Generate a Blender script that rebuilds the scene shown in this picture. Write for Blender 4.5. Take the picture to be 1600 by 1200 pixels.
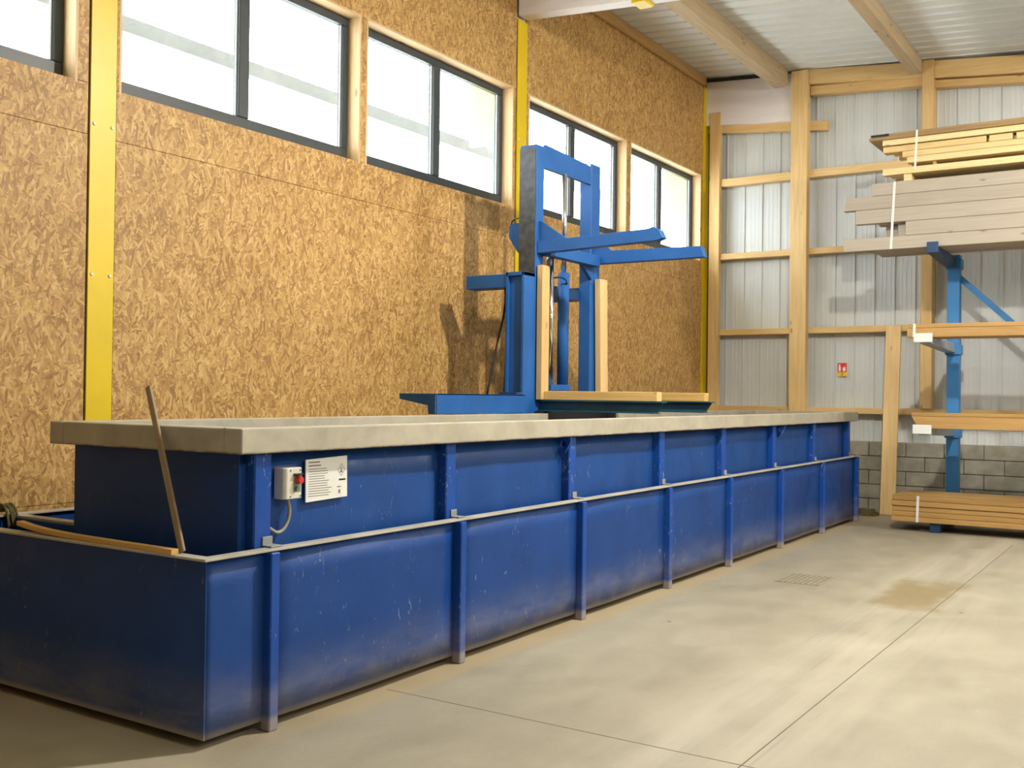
import bpy, bmesh, math, random
from mathutils import Vector, Matrix
random.seed(7)
for o in list(bpy.data.objects): bpy.data.objects.remove(o)
S = bpy.context.scene
COL = S.collection

# ------------------------------------------------------------------ camera
cd = bpy.data.cameras.new('camera'); cam = bpy.data.objects.new('camera', cd); COL.objects.link(cam)
cd.sensor_width = 36.0; cd.lens = 36.0*1619.62/1600.0; cd.clip_start = 0.05; cd.clip_end = 300
FW = Vector((-0.54638257, 0.83747081, 0.0104268)); RT = Vector((0.8375239, 0.54626637, 0.01211534)); UP = Vector((-0.00445043, -0.0153523, 0.99987224))
cam.matrix_world = Matrix(((RT.x, UP.x, -FW.x, 0), (RT.y, UP.y, -FW.y, 0), (RT.z, UP.z, -FW.z, 1.6), (0, 0, 0, 1)))
S.camera = cam

# ------------------------------------------------------------------ sky, lamps, exposure
w = bpy.data.worlds.new('overcast_sky'); S.world = w; w.use_nodes = True
bg = w.node_tree.nodes['Background']; bg.inputs[0].default_value = (0.90, 0.95, 1.0, 1); bg.inputs[1].default_value = 11.5
vs = S.view_settings
vs.view_transform = 'Standard'; vs.look = 'None'; vs.gamma = 1.0; vs.exposure = 0.16; vs.use_curve_mapping = False
LAMPS = [  # x, y, z, watts, how far the bulb hangs below the shade : high-bay lamps under the roof, the third added as fill
    (-1.225, 6.8, 5.35, 1120, 0.0), (1.6, 11.5, 5.2, 430, 0.13), (3.5, 2.4, 5.1, 400, 0.06), (5.5, 7.0, 4.9, 130, 0.13), (6.5, 12.0, 4.8, 330, 0.13)]

# ------------------------------------------------------------------ materials
def new_mat(name):
    m = bpy.data.materials.new(name); m.use_nodes = True
    nt = m.node_tree; b = nt.nodes['Principled BSDF']
    return m, nt, b
def N(nt, typ, **kw):
    n = nt.nodes.new(typ)
    for k, v in kw.items():
        if k.startswith('i_'):
            key = k[2:]; key = int(key) if key.isdigit() else key.replace('_', ' ')
            n.inputs[key].default_value = v
        else: setattr(n, k, v)
    return n
def L(nt, a, b): nt.links.new(a, b)
def math_n(nt, op, a, b=None, c=None, clamp=False):
    n = nt.nodes.new('ShaderNodeMath'); n.operation = op; n.use_clamp = clamp
    for i, v in enumerate((a, b, c)):
        if v is None: continue
        if isinstance(v, (int, float)): n.inputs[i].default_value = v
        else: L(nt, v, n.inputs[i])
    return n.outputs[0]
def ramp(nt, fac, stops):
    r = nt.nodes.new('ShaderNodeValToRGB'); e = r.color_ramp.elements
    while len(e) < len(stops): e.new(0.5)
    for k, (p, c) in enumerate(stops):
        e[k].position = p; e[k].color = (c, c, c, 1) if isinstance(c, (int, float)) else (*c, 1)
    L(nt, fac, r.inputs[0]); return r.outputs[0]
def mix(nt, fac, a, b):
    n = nt.nodes.new('ShaderNodeMix'); n.data_type = 'RGBA'
    if isinstance(fac, (int, float)): n.inputs[0].default_value = fac
    else: L(nt, fac, n.inputs[0])
    for s, v in ((6, a), (7, b)):
        if isinstance(v, tuple): n.inputs[s].default_value = (*v, 1)
        else: L(nt, v, n.inputs[s])
    return n.outputs[2]
def wpos(nt): return nt.nodes.new('ShaderNodeNewGeometry').outputs['Position']
def noise(nt, vec, scale, detail=4, rough=0.55, dist=0.0, vscale=None):
    if vscale is not None:
        mp = N(nt, 'ShaderNodeMapping'); mp.inputs['Scale'].default_value = vscale; L(nt, vec, mp.inputs[0]); vec = mp.outputs[0]
    n = N(nt, 'ShaderNodeTexNoise'); n.inputs['Scale'].default_value = scale; n.inputs['Detail'].default_value = detail
    n.inputs['Roughness'].default_value = rough; n.inputs['Distortion'].default_value = dist
    L(nt, vec, n.inputs['Vector']); return n.outputs[0]
def bump(nt, b, h, strength=0.2, dist=0.01):
    n = N(nt, 'ShaderNodeBump'); n.inputs['Strength'].default_value = strength; n.inputs['Distance'].default_value = dist
    L(nt, h, n.inputs['Height']); L(nt, n.outputs[0], b.inputs['Normal'])
def smooth(nt, v, a, b):
    n = N(nt, 'ShaderNodeMapRange'); n.interpolation_type = 'SMOOTHSTEP'
    n.inputs[1].default_value = a; n.inputs[2].default_value = b; L(nt, v, n.inputs[0]); return n.outputs[0]
def sepxyz(nt, v):
    n = N(nt, 'ShaderNodeSeparateXYZ'); L(nt, v, n.inputs[0]); return n.outputs

def plain(name, col, rough=0.5, metal=0.0, var=0.12, nscale=9.0):
    m, nt, b = new_mat(name)
    n = noise(nt, wpos(nt), nscale, 5)
    f = ramp(nt, n, [(0.3, 0.0), (0.7, 1.0)])
    L(nt, mix(nt, f, tuple(c*(1-var) for c in col), tuple(min(1, c*(1+var)) for c in col)), b.inputs['Base Color'])
    b.inputs['Roughness'].default_value = rough; b.inputs['Metallic'].default_value = metal
    return m

def matte(name, col, rough=1.0):
    m = plain(name, col, rough); m.node_tree.nodes['Principled BSDF'].inputs['Specular IOR Level'].default_value = 0.0
    return m

def osb_mat(name, vertical=True, tint=(1, 1, 1)):
    m, nt, b = new_mat(name)
    x, y, z = sepxyz(nt, wpos(nt))
    cv = N(nt, 'ShaderNodeCombineXYZ'); L(nt, y, cv.inputs[0]); L(nt, z, cv.inputs[1])
    dn = N(nt, 'ShaderNodeTexNoise'); dn.inputs['Scale'].default_value = 9; L(nt, cv.outputs[0], dn.inputs['Vector'])
    sub = N(nt, 'ShaderNodeVectorMath', operation='SUBTRACT'); L(nt, dn.outputs['Color'], sub.inputs[0]); sub.inputs[1].default_value = (.5, .5, .5)
    sc = N(nt, 'ShaderNodeVectorMath', operation='SCALE'); L(nt, sub.outputs[0], sc.inputs[0]); sc.inputs['Scale'].default_value = 0.016
    ad = N(nt, 'ShaderNodeVectorMath', operation='ADD'); L(nt, cv.outputs[0], ad.inputs[0]); L(nt, sc.outputs[0], ad.inputs[1])
    base = 90 if vertical else 0
    tone = prio = None
    for k, (ang, al, ac) in enumerate(((6, 11, 58), (-22, 13, 66), (34, 14, 54), (-58, 16, 62), (74, 17, 70))):
        r = N(nt, 'ShaderNodeMapping'); L(nt, ad.outputs[0], r.inputs[0])
        r.inputs['Rotation'].default_value = (0, 0, math.radians(base+ang)); r.inputs['Location'].default_value = (k*3.7, k*1.3, 0)
        s = N(nt, 'ShaderNodeMapping'); L(nt, r.outputs[0], s.inputs[0]); s.inputs['Scale'].default_value = (al, ac, 1)
        v = N(nt, 'ShaderNodeTexVoronoi', voronoi_dimensions='2D'); v.inputs['Scale'].default_value = 1.0; L(nt, s.outputs[0], v.inputs['Vector'])
        cr = N(nt, 'ShaderNodeSeparateColor'); L(nt, v.outputs['Color'], cr.inputs[0])
        edge = math_n(nt, 'MULTIPLY', v.outputs['Distance'], 0.35)
        t = math_n(nt, 'SUBTRACT', cr.outputs[1], edge); pr = cr.outputs[0]
        if k > 2: pr = math_n(nt, 'MULTIPLY', pr, 0.9)
        if tone is None: tone, prio = t, pr
        else:
            g = math_n(nt, 'GREATER_THAN', pr, prio)
            mm = N(nt, 'ShaderNodeMix'); L(nt, g, mm.inputs[0]); L(nt, tone, mm.inputs[2]); L(nt, t, mm.inputs[3])
            tone = mm.outputs[0]; prio = math_n(nt, 'MAXIMUM', prio, pr)
    fine = noise(nt, cv.outputs[0], 60, 3)
    big = noise(nt, cv.outputs[0], 1.3, 3)
    tt = math_n(nt, 'ADD', math_n(nt, 'MULTIPLY', tone, 0.75), math_n(nt, 'MULTIPLY', fine, 0.22))
    tt = math_n(nt, 'ADD', tt, math_n(nt, 'MULTIPLY', math_n(nt, 'SUBTRACT', big, 0.5), 0.35))
    c = lambda r, g, bl: (r*tint[0], g*tint[1], bl*tint[2])
    colr = ramp(nt, tt, [(0.0, c(.27, .135, .035)), (0.28, c(.42, .235, .068)), (0.55, c(.53, .32, .105)), (0.8, c(.64, .42, .165)), (1.0, c(.74, .55, .27))])
    L(nt, colr, b.inputs['Base Color']); b.inputs['Roughness'].default_value = 0.55
    bump(nt, b, tt, 0.35, 0.004)
    return m

def wood_mat(name, c1, c2, axis=0, knots=True, grain=1.0, rough=0.6):
    m, nt, b = new_mat(name)
    tc = N(nt, 'ShaderNodeTexCoord'); oi = N(nt, 'ShaderNodeObjectInfo')
    rv = N(nt, 'ShaderNodeVectorMath', operation='SCALE'); rv.inputs[0].default_value = (7, 5, 9); L(nt, oi.outputs['Random'], rv.inputs['Scale'])
    ad = N(nt, 'ShaderNodeVectorMath', operation='ADD'); L(nt, tc.outputs['Object'], ad.inputs[0]); L(nt, rv.outputs[0], ad.inputs[1])
    vsc = [14.0, 14.0, 14.0]; vsc[axis] = 0.9
    g = noise(nt, ad.outputs[0], 1.6, 6, 0.6, 0.6, vscale=tuple(vsc))
    vs2 = [60.0, 60.0, 60.0]; vs2[axis] = 2.0
    f = noise(nt, ad.outputs[0], 1.5, 3, 0.5, 0.0, vscale=tuple(vs2))
    t = math_n(nt, 'ADD', math_n(nt, 'MULTIPLY', g, 0.75*grain), math_n(nt, 'MULTIPLY', f, 0.35*grain))
    t = math_n(nt, 'ADD', t, math_n(nt, 'MULTIPLY', math_n(nt, 'SUBTRACT', oi.outputs['Random'], 0.5), 0.3))
    col = mix(nt, ramp(nt, t, [(0.3, 0.0), (0.8, 1.0)]), c1, c2)
    if knots:
        kv = [6.0, 6.0, 6.0]; kv[axis] = 2.2
        mp = N(nt, 'ShaderNodeMapping'); mp.inputs['Scale'].default_value = tuple(kv); L(nt, ad.outputs[0], mp.inputs[0])
        v = N(nt, 'ShaderNodeTexVoronoi'); v.inputs['Scale'].default_value = 1.0; L(nt, mp.outputs[0], v.inputs['Vector'])
        kf = math_n(nt, 'SUBTRACT', 1.0, smooth(nt, v.outputs['Distance'], 0.05, 0.13))
        col = mix(nt, math_n(nt, 'MULTIPLY', kf, 0.7), col, tuple(c*0.35 for c in c1))
    L(nt, col, b.inputs['Base Color']); b.inputs['Roughness'].default_value = rough
    bump(nt, b, t, 0.25, 0.003)
    return m

def blue_mat(name, base, dust_low=False, chip_t=0.635, chips=1.0, rough=0.42):
    m, nt, b = new_mat(name)
    P = wpos(nt); x, y, z = sepxyz(nt, P)
    n1 = noise(nt, P, 2.2, 5, 0.6)
    col = mix(nt, ramp(nt, n1, [(0.3, 0.0), (0.75, 1.0)]), tuple(c*0.82 for c in base), tuple(c*1.12+0.004 for c in base))
    film = noise(nt, P, 5.0, 6, 0.7, 0.4, vscale=(1, 1, 0.45))
    col = mix(nt, math_n(nt, 'MULTIPLY', ramp(nt, film, [(0.42, 0.0), (0.8, 1.0)]), 0.10), col, (0.11, 0.17, 0.30))
    if dust_low:
        lo = math_n(nt, 'SUBTRACT', 1.0, smooth(nt, z, 0.04, 0.42))
        hz = noise(nt, P, 3.0, 5, 0.65, 0.3, vscale=(1, 1, 2.5))
        d = math_n(nt, 'MULTIPLY', lo, ramp(nt, hz, [(0.25, 0.03), (0.75, 0.5)]))
        col = mix(nt, d, col, (0.34, 0.31, 0.26))
        edge = math_n(nt, 'SUBTRACT', 1.0, smooth(nt, z, 0.05, 0.085))
        col = mix(nt, math_n(nt, 'MULTIPLY', edge, 0.6), col, (0.42, 0.36, 0.27))
    if chips > 0:
        cv = noise(nt, P, 26.0, 4, 0.7, 1.2, vscale=(1.1, 1.13, 0.42))
        msk = noise(nt, P, 1.7, 3, 0.5)
        ch = math_n(nt, 'MULTIPLY', ramp(nt, cv, [(chip_t, 0.0), (chip_t+0.05, 1.0)]), ramp(nt, msk, [(0.46, 0.0), (0.56, 1.0)]))
        col = mix(nt, math_n(nt, 'MULTIPLY', ch, 0.6*chips, clamp=True), col, (0.36, 0.42, 0.46))
    L(nt, col, b.inputs['Base Color'])
    L(nt, ramp(nt, film, [(0.3, rough-0.08), (0.8, rough+0.22)]), b.inputs['Roughness'])
    bump(nt, b, n1, 0.08, 0.01)
    b.inputs['Specular IOR Level'].default_value = 0.28
    return m

def rim_mat(name, col, rust=0.0, z0=1.307):
    m, nt, b = new_mat(name)
    P = wpos(nt); x, y, z = sepxyz(nt, P)
    n1 = noise(nt, P, 3.5, 6, 0.65, 0.3)
    c = mix(nt, ramp(nt, n1, [(0.3, 0.0), (0.72, 1.0)]), tuple(k*0.78 for k in col), tuple(min(1, k*1.15) for k in col))
    st = noise(nt, P, 2.2, 4, 0.6, 0.0, vscale=(1.5, 1.5, 0.2))
    c = mix(nt, math_n(nt, 'MULTIPLY', ramp(nt, st, [(0.55, 0.0), (0.75, 1.0)]), 0.4), c, (0.40, 0.33, 0.17))
    if rust > 0:
        lo = math_n(nt, 'SUBTRACT', 1.0, smooth(nt, z, z0, z0+0.016))
        rn = noise(nt, P, 7.0, 4, 0.6)
        c = mix(nt, math_n(nt, 'MULTIPLY', lo, ramp(nt, rn, [(0.35, 0.0), (0.6, rust)])), c, (0.14, 0.055, 0.015))
    L(nt, c, b.inputs['Base Color']); b.inputs['Roughness'].default_value = 0.6
    bump(nt, b, n1, 0.1, 0.01)
    return m

def floor_mat():
    m, nt, b = new_mat('concrete_floor')
    P = wpos(nt); x, y, z = sepxyz(nt, P)
    a = noise(nt, P, 0.55, 6, 0.6, 0.4); c2 = noise(nt, P, 3.5, 7, 0.68, 0.3, vscale=(1, 0.6, 1)); fine = noise(nt, P, 45, 4, 0.6)
    t = math_n(nt, 'ADD', math_n(nt, 'MULTIPLY', a, 0.55), math_n(nt, 'MULTIPLY', c2, 0.45))
    t = math_n(nt, 'ADD', t, math_n(nt, 'MULTIPLY', math_n(nt, 'SUBTRACT', fine, 0.5), 0.10))
    col = ramp(nt, t, [(0.30, (.255, .228, .165)), (0.46, (.335, .302, .225)), (0.60, (.395, .360, .272)), (0.75, (.455, .418, .322))])
    # pale drag marks along the bay
    dr = noise(nt, P, 1.0, 5, 0.6, 0.3, vscale=(5.0, 0.35, 1))
    band = math_n(nt, 'MULTIPLY', smooth(nt, x, -2.5, -1.9), math_n(nt, 'SUBTRACT', 1.0, smooth(nt, x, -1.7, -1.0)))
    col = mix(nt, math_n(nt, 'MULTIPLY', math_n(nt, 'MULTIPLY', ramp(nt, dr, [(0.4, 0.0), (0.7, 1.0)]), band), 0.6), col, (.52, .47, .37))
    sk = noise(nt, P, 1.0, 3, 0.6, 0.2, vscale=(16.0, 0.5, 1))
    col = mix(nt, math_n(nt, 'MULTIPLY', math_n(nt, 'MULTIPLY', ramp(nt, sk, [(0.66, 0.0), (0.70, 1.0)]), band), 0.35), col, (.24, .215, .17))
    # sawdust strip along the foot of the bund
    e = math_n(nt, 'ADD', x, math_n(nt, 'MULTIPLY', math_n(nt, 'SUBTRACT', noise(nt, P, 1.2, 4), 0.5), 0.12))
    strip = math_n(nt, 'MULTIPLY', math_n(nt, 'SUBTRACT', 1.0, smooth(nt, e, -3.52, -3.44)), smooth(nt, y, 2.6, 4.2))
    col = mix(nt, math_n(nt, 'MULTIPLY', strip, 0.55), col, (.44, .33, .18))
    # ochre spill
    px = math_n(nt, 'DIVIDE', math_n(nt, 'ADD', x, 1.85), 0.30); py = math_n(nt, 'DIVIDE', math_n(nt, 'SUBTRACT', y, 8.98), 0.72)
    wob = math_n(nt, 'MULTIPLY', math_n(nt, 'SUBTRACT', noise(nt, P, 2.2, 5), 0.5), 1.2)
    rr = math_n(nt, 'ADD', math_n(nt, 'MAXIMUM', math_n(nt, 'ABSOLUTE', px), math_n(nt, 'ABSOLUTE', py)), wob)
    spot = math_n(nt, 'SUBTRACT', 1.0, smooth(nt, rr, 0.55, 1.15))
    col = mix(nt, math_n(nt, 'MULTIPLY', spot, 0.8), col, (.24, .18, .075))
    # small dark specks
    v = N(nt, 'ShaderNodeTexVoronoi'); v.inputs['Scale'].default_value = 1.1; L(nt, P, v.inputs['Vector'])
    sp = math_n(nt, 'SUBTRACT', 1.0, smooth(nt, v.outputs['Distance'], 0.012, 0.03))
    col = mix(nt, math_n(nt, 'MULTIPLY', sp, 0.7), col, (.08, .07, .05))
    L(nt, col, b.inputs['Base Color'])
    L(nt, ramp(nt, c2, [(0.3, 0.50), (0.7, 0.72)]), b.inputs['Roughness'])
    bump(nt, b, t, 0.12, 0.01)
    return m

def glass_mat():
    m, nt, b = new_mat('window_glass'); nt.nodes.remove(b)
    out = nt.nodes['Material Output']
    t = N(nt, 'ShaderNodeBsdfTransparent'); t.inputs[0].default_value = (.95, .97, .97, 1)
    g = N(nt, 'ShaderNodeBsdfGlossy'); g.inputs['Roughness'].default_value = 0.02
    mx = N(nt, 'ShaderNodeMixShader'); mx.inputs[0].default_value = 0.06
    L(nt, t.outputs[0], mx.inputs[1]); L(nt, g.outputs[0], mx.inputs[2]); L(nt, mx.outputs[0], out.inputs[0])
    return m

M = {}
M['osb'] = osb_mat('osb_board_face')
M['floor'] = floor_mat()
M['glass'] = glass_mat()
M['yellow'] = plain('yellow_steel_paint', (.72, .515, .003), 0.38, 0, 0.05, 3)
M['anthracite'] = plain('anthracite_window_frame', (.035, .045, .052), 0.45, 0, 0.08)
M['pinez'] = wood_mat('pine_upright', (.60, .38, .14), (.80, .57, .27), 2)
M['pinex'] = wood_mat('pine_crosswise', (.60, .38, .14), (.80, .57, .27), 0)
M['piney'] = wood_mat('pine_lengthwise', (.50, .29, .10), (.75, .50, .22), 1)
M['reveal'] = wood_mat('window_lining_spruce', (.55, .36, .18), (.78, .57, .33), 2)
M['revealy'] = wood_mat('window_head_spruce', (.55, .36, .18), (.78, .57, .33), 1)
M['whitewood'] = wood_mat('white_painted_timber', (.76, .71, .71), (.87, .82, .82), 0, knots=False, grain=0.8)
M['purlin'] = wood_mat('rafter_timber', (.40, .29, .17), (.60, .47, .30), 1)
M['greyplank'] = wood_mat('weathered_grey_plank', (.37, .315, .25), (.50, .435, .35), 0, grain=0.9)
M['paleplank'] = wood_mat('fresh_spruce_plank', (.66, .46, .19), (.86, .68, .36), 0)
M['sheetwood'] = wood_mat('brown_sheet_board', (.30, .19, .075), (.46, .31, .13), 0, knots=False)
M['brownplank'] = wood_mat('treated_brown_plank', (.38, .21, .06), (.56, .34, .12), 0)
M['lath'] = wood_mat('dirty_lath', (.20, .14, .07), (.36, .27, .15), 2, knots=False)
M['batten'] = wood_mat('fresh_batten', (.60, .36, .10), (.82, .56, .22), 0)
M['blue'] = blue_mat('blue_bund_paint', (.003, .048, .235), dust_low=True)
M['blue2'] = blue_mat('blue_tank_paint', (.004, .055, .250), chips=0.7)
M['blue3'] = blue_mat('blue_stiffener_paint', (.004, .062, .34), dust_low=True, chips=1.3, chip_t=0.60)
M['liftblue'] = blue_mat('blue_lift_paint', (.017, .112, .375), chips=0.25, rough=0.4)
M['rackblue'] = blue_mat('light_blue_rack_paint', (.055, .24, .56), chips=0.2)
M['navy'] = plain('navy_arm_paint', (.012, .05, .14), 0.45)
M['teal'] = plain('dark_teal_beam_paint', (.012, .075, .12), 0.45, 0, 0.25, 5)
M['grease'] = plain('greased_mast_steel', (.045, .048, .05), 0.38, 0.2, 0.6, 14)
M['chrome'] = plain('chrome_rod', (.82, .83, .84), 0.12, 1.0, 0.02)
M['rubber'] = plain('black_hose_rubber', (.012, .012, .013), 0.5)
M['rim'] = rim_mat('dusty_beige_tank_rim', (.445, .41, .325), rust=0.9)
M['rimflat'] = rim_mat('dusty_grey_bund_rim', (.46, .43, .36))
M['clip'] = rim_mat('bare_steel_clip', (.30, .32, .33))
M['clad'] = plain('pale_grey_steel_cladding', (.60, .63, .63), 0.42, 0, 0.04, 2)
M['ceil'] = plain('pale_grey_roof_deck', (.74, .77, .77), 0.5, 0, 0.05, 2)
M['block'] = plain('grey_concrete_block', (.27, .25, .20), 0.9, 0, 0.22, 7)
M['mortar'] = plain('mortar_joint', (.22, .20, .16), 0.95, 0, 0.2, 9)
M['plasticw'] = plain('ivory_plastic', (.72, .69, .60), 0.4, 0, 0.04)
M['white'] = plain('white_panel', (.80, .80, .77), 0.45, 0, 0.03)
M['print'] = plain('grey_print', (.22, .20, .17), 0.6)
M['black'] = plain('black_plastic', (.015, .015, .016), 0.45)
M['red'] = plain('red_plastic', (.55, .035, .02), 0.35)
M['green'] = plain('green_plastic', (.03, .22, .08), 0.4)
M['signred'] = plain('red_sign_print', (.70, .035, .02), 0.5, 0, 0.03)
M['signyellow'] = plain('yellow_sign_print', (.85, .55, .03), 0.5, 0, 0.03)
M['strap'] = plain('white_strapping_band', (.82, .80, .76), 0.5, 0, 0.04)
M['liquid'] = plain('green_brown_dip_liquid', (.02, .022, .008), 0.08)
M['greycable'] = plain('grey_cable', (.32, .29, .22), 0.5)
M['rope'] = plain('olive_rope', (.13, .11, .045), 0.85, 0, 0.4, 40)
M['extground'] = plain('pale_gravel_yard', (.74, .72, .67), 0.9, 0, 0.08, 2)
M['extyellow'] = plain('pale_yellow_soffit', (.80, .72, .20), 0.6, 0, 0.03)
M['extgrey'] = plain('grey_canopy_beam', (.13, .135, .14), 0.6)
M['bead'] = plain('silver_glazing_bead', (.42, .45, .46), 0.4)
M['wallpaint'] = plain('plain_light_wall', (.52, .49, .42), 0.8, 0, 0.06, 1)
M['oldsteel'] = plain('galvanised_foot_plate', (.40, .45, .50), 0.45, 0.6, 0.15)
M['grate'] = plain('dusty_drain_grate', (.36, .32, .235), 0.7, 0.2, 0.2, 20)
M['pit'] = matte('dusty_joint', (.17, .15, .11), 0.95)
M['gapblack'] = plain('dark_bitumen_strip', (.02, .024, .026), 0.8)
M['lampbody'] = plain('lamp_housing', (.25, .25, .26), 0.4, 0.5)

# ------------------------------------------------------------------ geometry helpers
def link(name, me, mat, parent=None, loc=None):
    o = bpy.data.objects.new(name, me); COL.objects.link(o)
    if mat is not None and not me.materials: me.materials.append(M[mat] if isinstance(mat, str) else mat)
    if loc is not None: o.location = loc
    if parent is not None:
        o.parent = parent; o.matrix_parent_inverse = Matrix.Translation(-Vector(parent.location))
    return o
def mesh_from(name, bm, mat, parent=None, origin=None):
    """bm holds world coordinates; origin goes to the box centre (or the given point)"""
    if origin is None:
        vs_ = [v.co for v in bm.verts]
        lo = Vector((min(v.x for v in vs_), min(v.y for v in vs_), min(v.z for v in vs_))); hi = Vector((max(v.x for v in vs_), max(v.y for v in vs_), max(v.z for v in vs_)))
        origin = (lo+hi)/2
    origin = Vector(origin)
    bmesh.ops.translate(bm, verts=bm.verts, vec=-origin)
    bmesh.ops.recalc_face_normals(bm, faces=bm.faces)
    me = bpy.data.meshes.new(name); bm.to_mesh(me); bm.free()
    return link(name, me, mat, parent, origin)
def add_box(bm, x0, x1, y0, y1, z0, z1, bev=0.0):
    vs_ = [bm.verts.new(p) for p in ((x0, y0, z0), (x1, y0, z0), (x1, y1, z0), (x0, y1, z0), (x0, y0, z1), (x1, y0, z1), (x1, y1, z1), (x0, y1, z1))]
    fs = [bm.faces.new([vs_[i] for i in f]) for f in ((0, 3, 2, 1), (4, 5, 6, 7), (0, 1, 5, 4), (1, 2, 6, 5), (2, 3, 7, 6), (3, 0, 4, 7))]
    if bev > 0:
        es = list({e for f in fs for e in f.edges})
        bmesh.ops.bevel(bm, geom=es, offset=bev, segments=1, affect='EDGES', profile=0.5)
def box(name, x0, x1, y0, y1, z0, z1, mat, parent=None, bev=0.004):
    bm = bmesh.new(); add_box(bm, x0, x1, y0, y1, z0, z1, bev); return mesh_from(name, bm, mat, parent)
def prism(name, pts, axis, a, b, mat, parent=None, bev=0.0):
    """pts: polygon in the two other axes (in xyz order); extruded along axis from a to b"""
    bm = bmesh.new()
    def mk(p, t):
        q = list(p); q.insert(axis, t); return q
    v0 = [bm.verts.new(mk(p, a)) for p in pts]; v1 = [bm.verts.new(mk(p, b)) for p in pts]
    n = len(pts); bm.faces.new(v0); bm.faces.new(list(reversed(v1)))
    for i in range(n): bm.faces.new((v0[i], v0[(i+1) % n], v1[(i+1) % n], v1[i]))
    bmesh.ops.recalc_face_normals(bm, faces=bm.faces)
    if bev > 0: bmesh.ops.bevel(bm, geom=list(bm.edges), offset=bev, segments=1, affect='EDGES')
    return mesh_from(name, bm, mat, parent)
def add_tube(bm, path, r, n=10):
    rings = []; path = [Vector(p) for p in path]
    up = Vector((0, 0, 1))
    for i, p in enumerate(path):
        d = (path[min(i+1, len(path)-1)]-path[max(i-1, 0)]).normalized()
        a = d.cross(up)
        if a.length < 0.05: a = d.cross(Vector((1, 0, 0)))
        a.normalize(); b = d.cross(a)
        rings.append([bm.verts.new(p+(a*math.cos(2*math.pi*k/n)+b*math.sin(2*math.pi*k/n))*r) for k in range(n)])
    for i in range(len(rings)-1):
        for k in range(n): bm.faces.new((rings[i][k], rings[i][(k+1) % n], rings[i+1][(k+1) % n], rings[i+1][k]))
    bm.faces.new(rings[0]); bm.faces.new(list(reversed(rings[-1])))
def tube(name, path, r, mat, parent=None, n=10, smooth_=True):
    bm = bmesh.new(); add_tube(bm, path, r, n); o = mesh_from(name, bm, mat, parent)
    if smooth_:
        for p in o.data.polygons: p.use_smooth = len(p.vertices) == 4
    return o
def spline(pts, n=8):
    P = [Vector(p) for p in pts]; out = []
    for i in range(len(P)-1):
        p0 = P[max(i-1, 0)]; p1 = P[i]; p2 = P[i+1]; p3 = P[min(i+2, len(P)-1)]
        for k in range(n):
            t = k/n; out.append(0.5*((2*p1)+(p2-p0)*t+(2*p0-5*p1+4*p2-p3)*t*t+(3*p1-p0-3*p2+p3)*t**3))
    return out+[P[-1]]
def empty(name, loc, label=None, cat=None, group=None, kind=None):
    o = bpy.data.objects.new(name, None); COL.objects.link(o); o.location = loc; o.empty_display_size = 0.2
    return tag(o, label, cat, group, kind)
def tag(o, label=None, cat=None, group=None, kind=None):
    if label: o['label'] = label
    if cat: o['category'] = cat
    if group: o['group'] = group
    if kind: o['kind'] = kind
    return o
def ibeam_pts(u0, u1, v0, v1, tf=0.014, tw=0.01):
    """I section: flanges at u0 and u1, web in between; points as (u, v)"""
    vm = (v0+v1)/2
    return [(u0, v0), (u0+tf, v0), (u0+tf, vm-tw/2), (u1-tf, vm-tw/2), (u1-tf, v0), (u1, v0), (u1, v1), (u1-tf, v1), (u1-tf, vm+tw/2), (u0+tf, vm+tw/2), (u0+tf, v1), (u0, v1)]

XW = -6.28; YE = 15.0; XR = 12.0; YF = -9.0
def roof(x): return 6.54-0.0755*(x+6.28)

# ================================================================== SETTING
fl = box('floor', XW-0.3, XR, YF, 15.45, -0.2, 0.0, 'floor', None, 0); tag(fl, 'worn beige concrete floor with joints and stains', None, None, 'structure')
# saw-cut joints are real shallow inlays
bmj = bmesh.new(); add_box(bmj, -1.624, -1.618, 2.0, 12.7, -0.004, 0.0006)
mesh_from('floor_joint', bmj, 'pit', fl)
bmj = bmesh.new(); add_box(bmj, -3.62, 3.0, 4.345, 4.352, -0.004, 0.0006)
mesh_from('floor_joint', bmj, 'pit', fl)

# ---- left wall: OSB boards between the steel columns
POSTS = [(-1.02, -0.82), (4.315, 4.515), (9.65, 9.84), (14.93, 15.13)]
OPEN = [(1.72, 4.20), (4.562, 7.04), (7.155, 9.57), (9.92, 12.343), (12.488, 14.85)]
ZB, ZT = 3.69, 5.00
wl = empty('wall_left', (XW, 5, 0), 'long wall clad in golden strand board', kind='structure')
TH = 0.022
def osb(y0, y1, z0, z1, d=0.0):
    return box('osb_board', XW-TH+d, XW+d, y0+0.0015, y1-0.0015, z0+0.0015, z1-0.0015, 'osb', wl, 0.0015)
bays = [(-9.0, -1.03), (-0.81, 4.305), (4.525, 9.64), (9.85, 14.93)]
for bi, (a, b_) in enumerate(bays):
    wins = [o for o in OPEN if o[0] >= a and o[1] <= b_]
    mid = (a+b_)/2
    osb(a, b_, 0.0, 0.84); osb(a, b_, 0.84, 3.34, 0.0008)
    osb(a, b_, 3.34, ZB if wins else 5.0)
    if wins:
        ys = [a]+[v for o in wins for v in o]+[b_]
        for k in range(0, len(ys), 2):
            if ys[k+1]-ys[k] > 0.01: osb(ys[k], ys[k+1], ZB, ZT)
    osb(a, b_, ZT, 6.42 if bi == 3 else 6.50)
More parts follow.
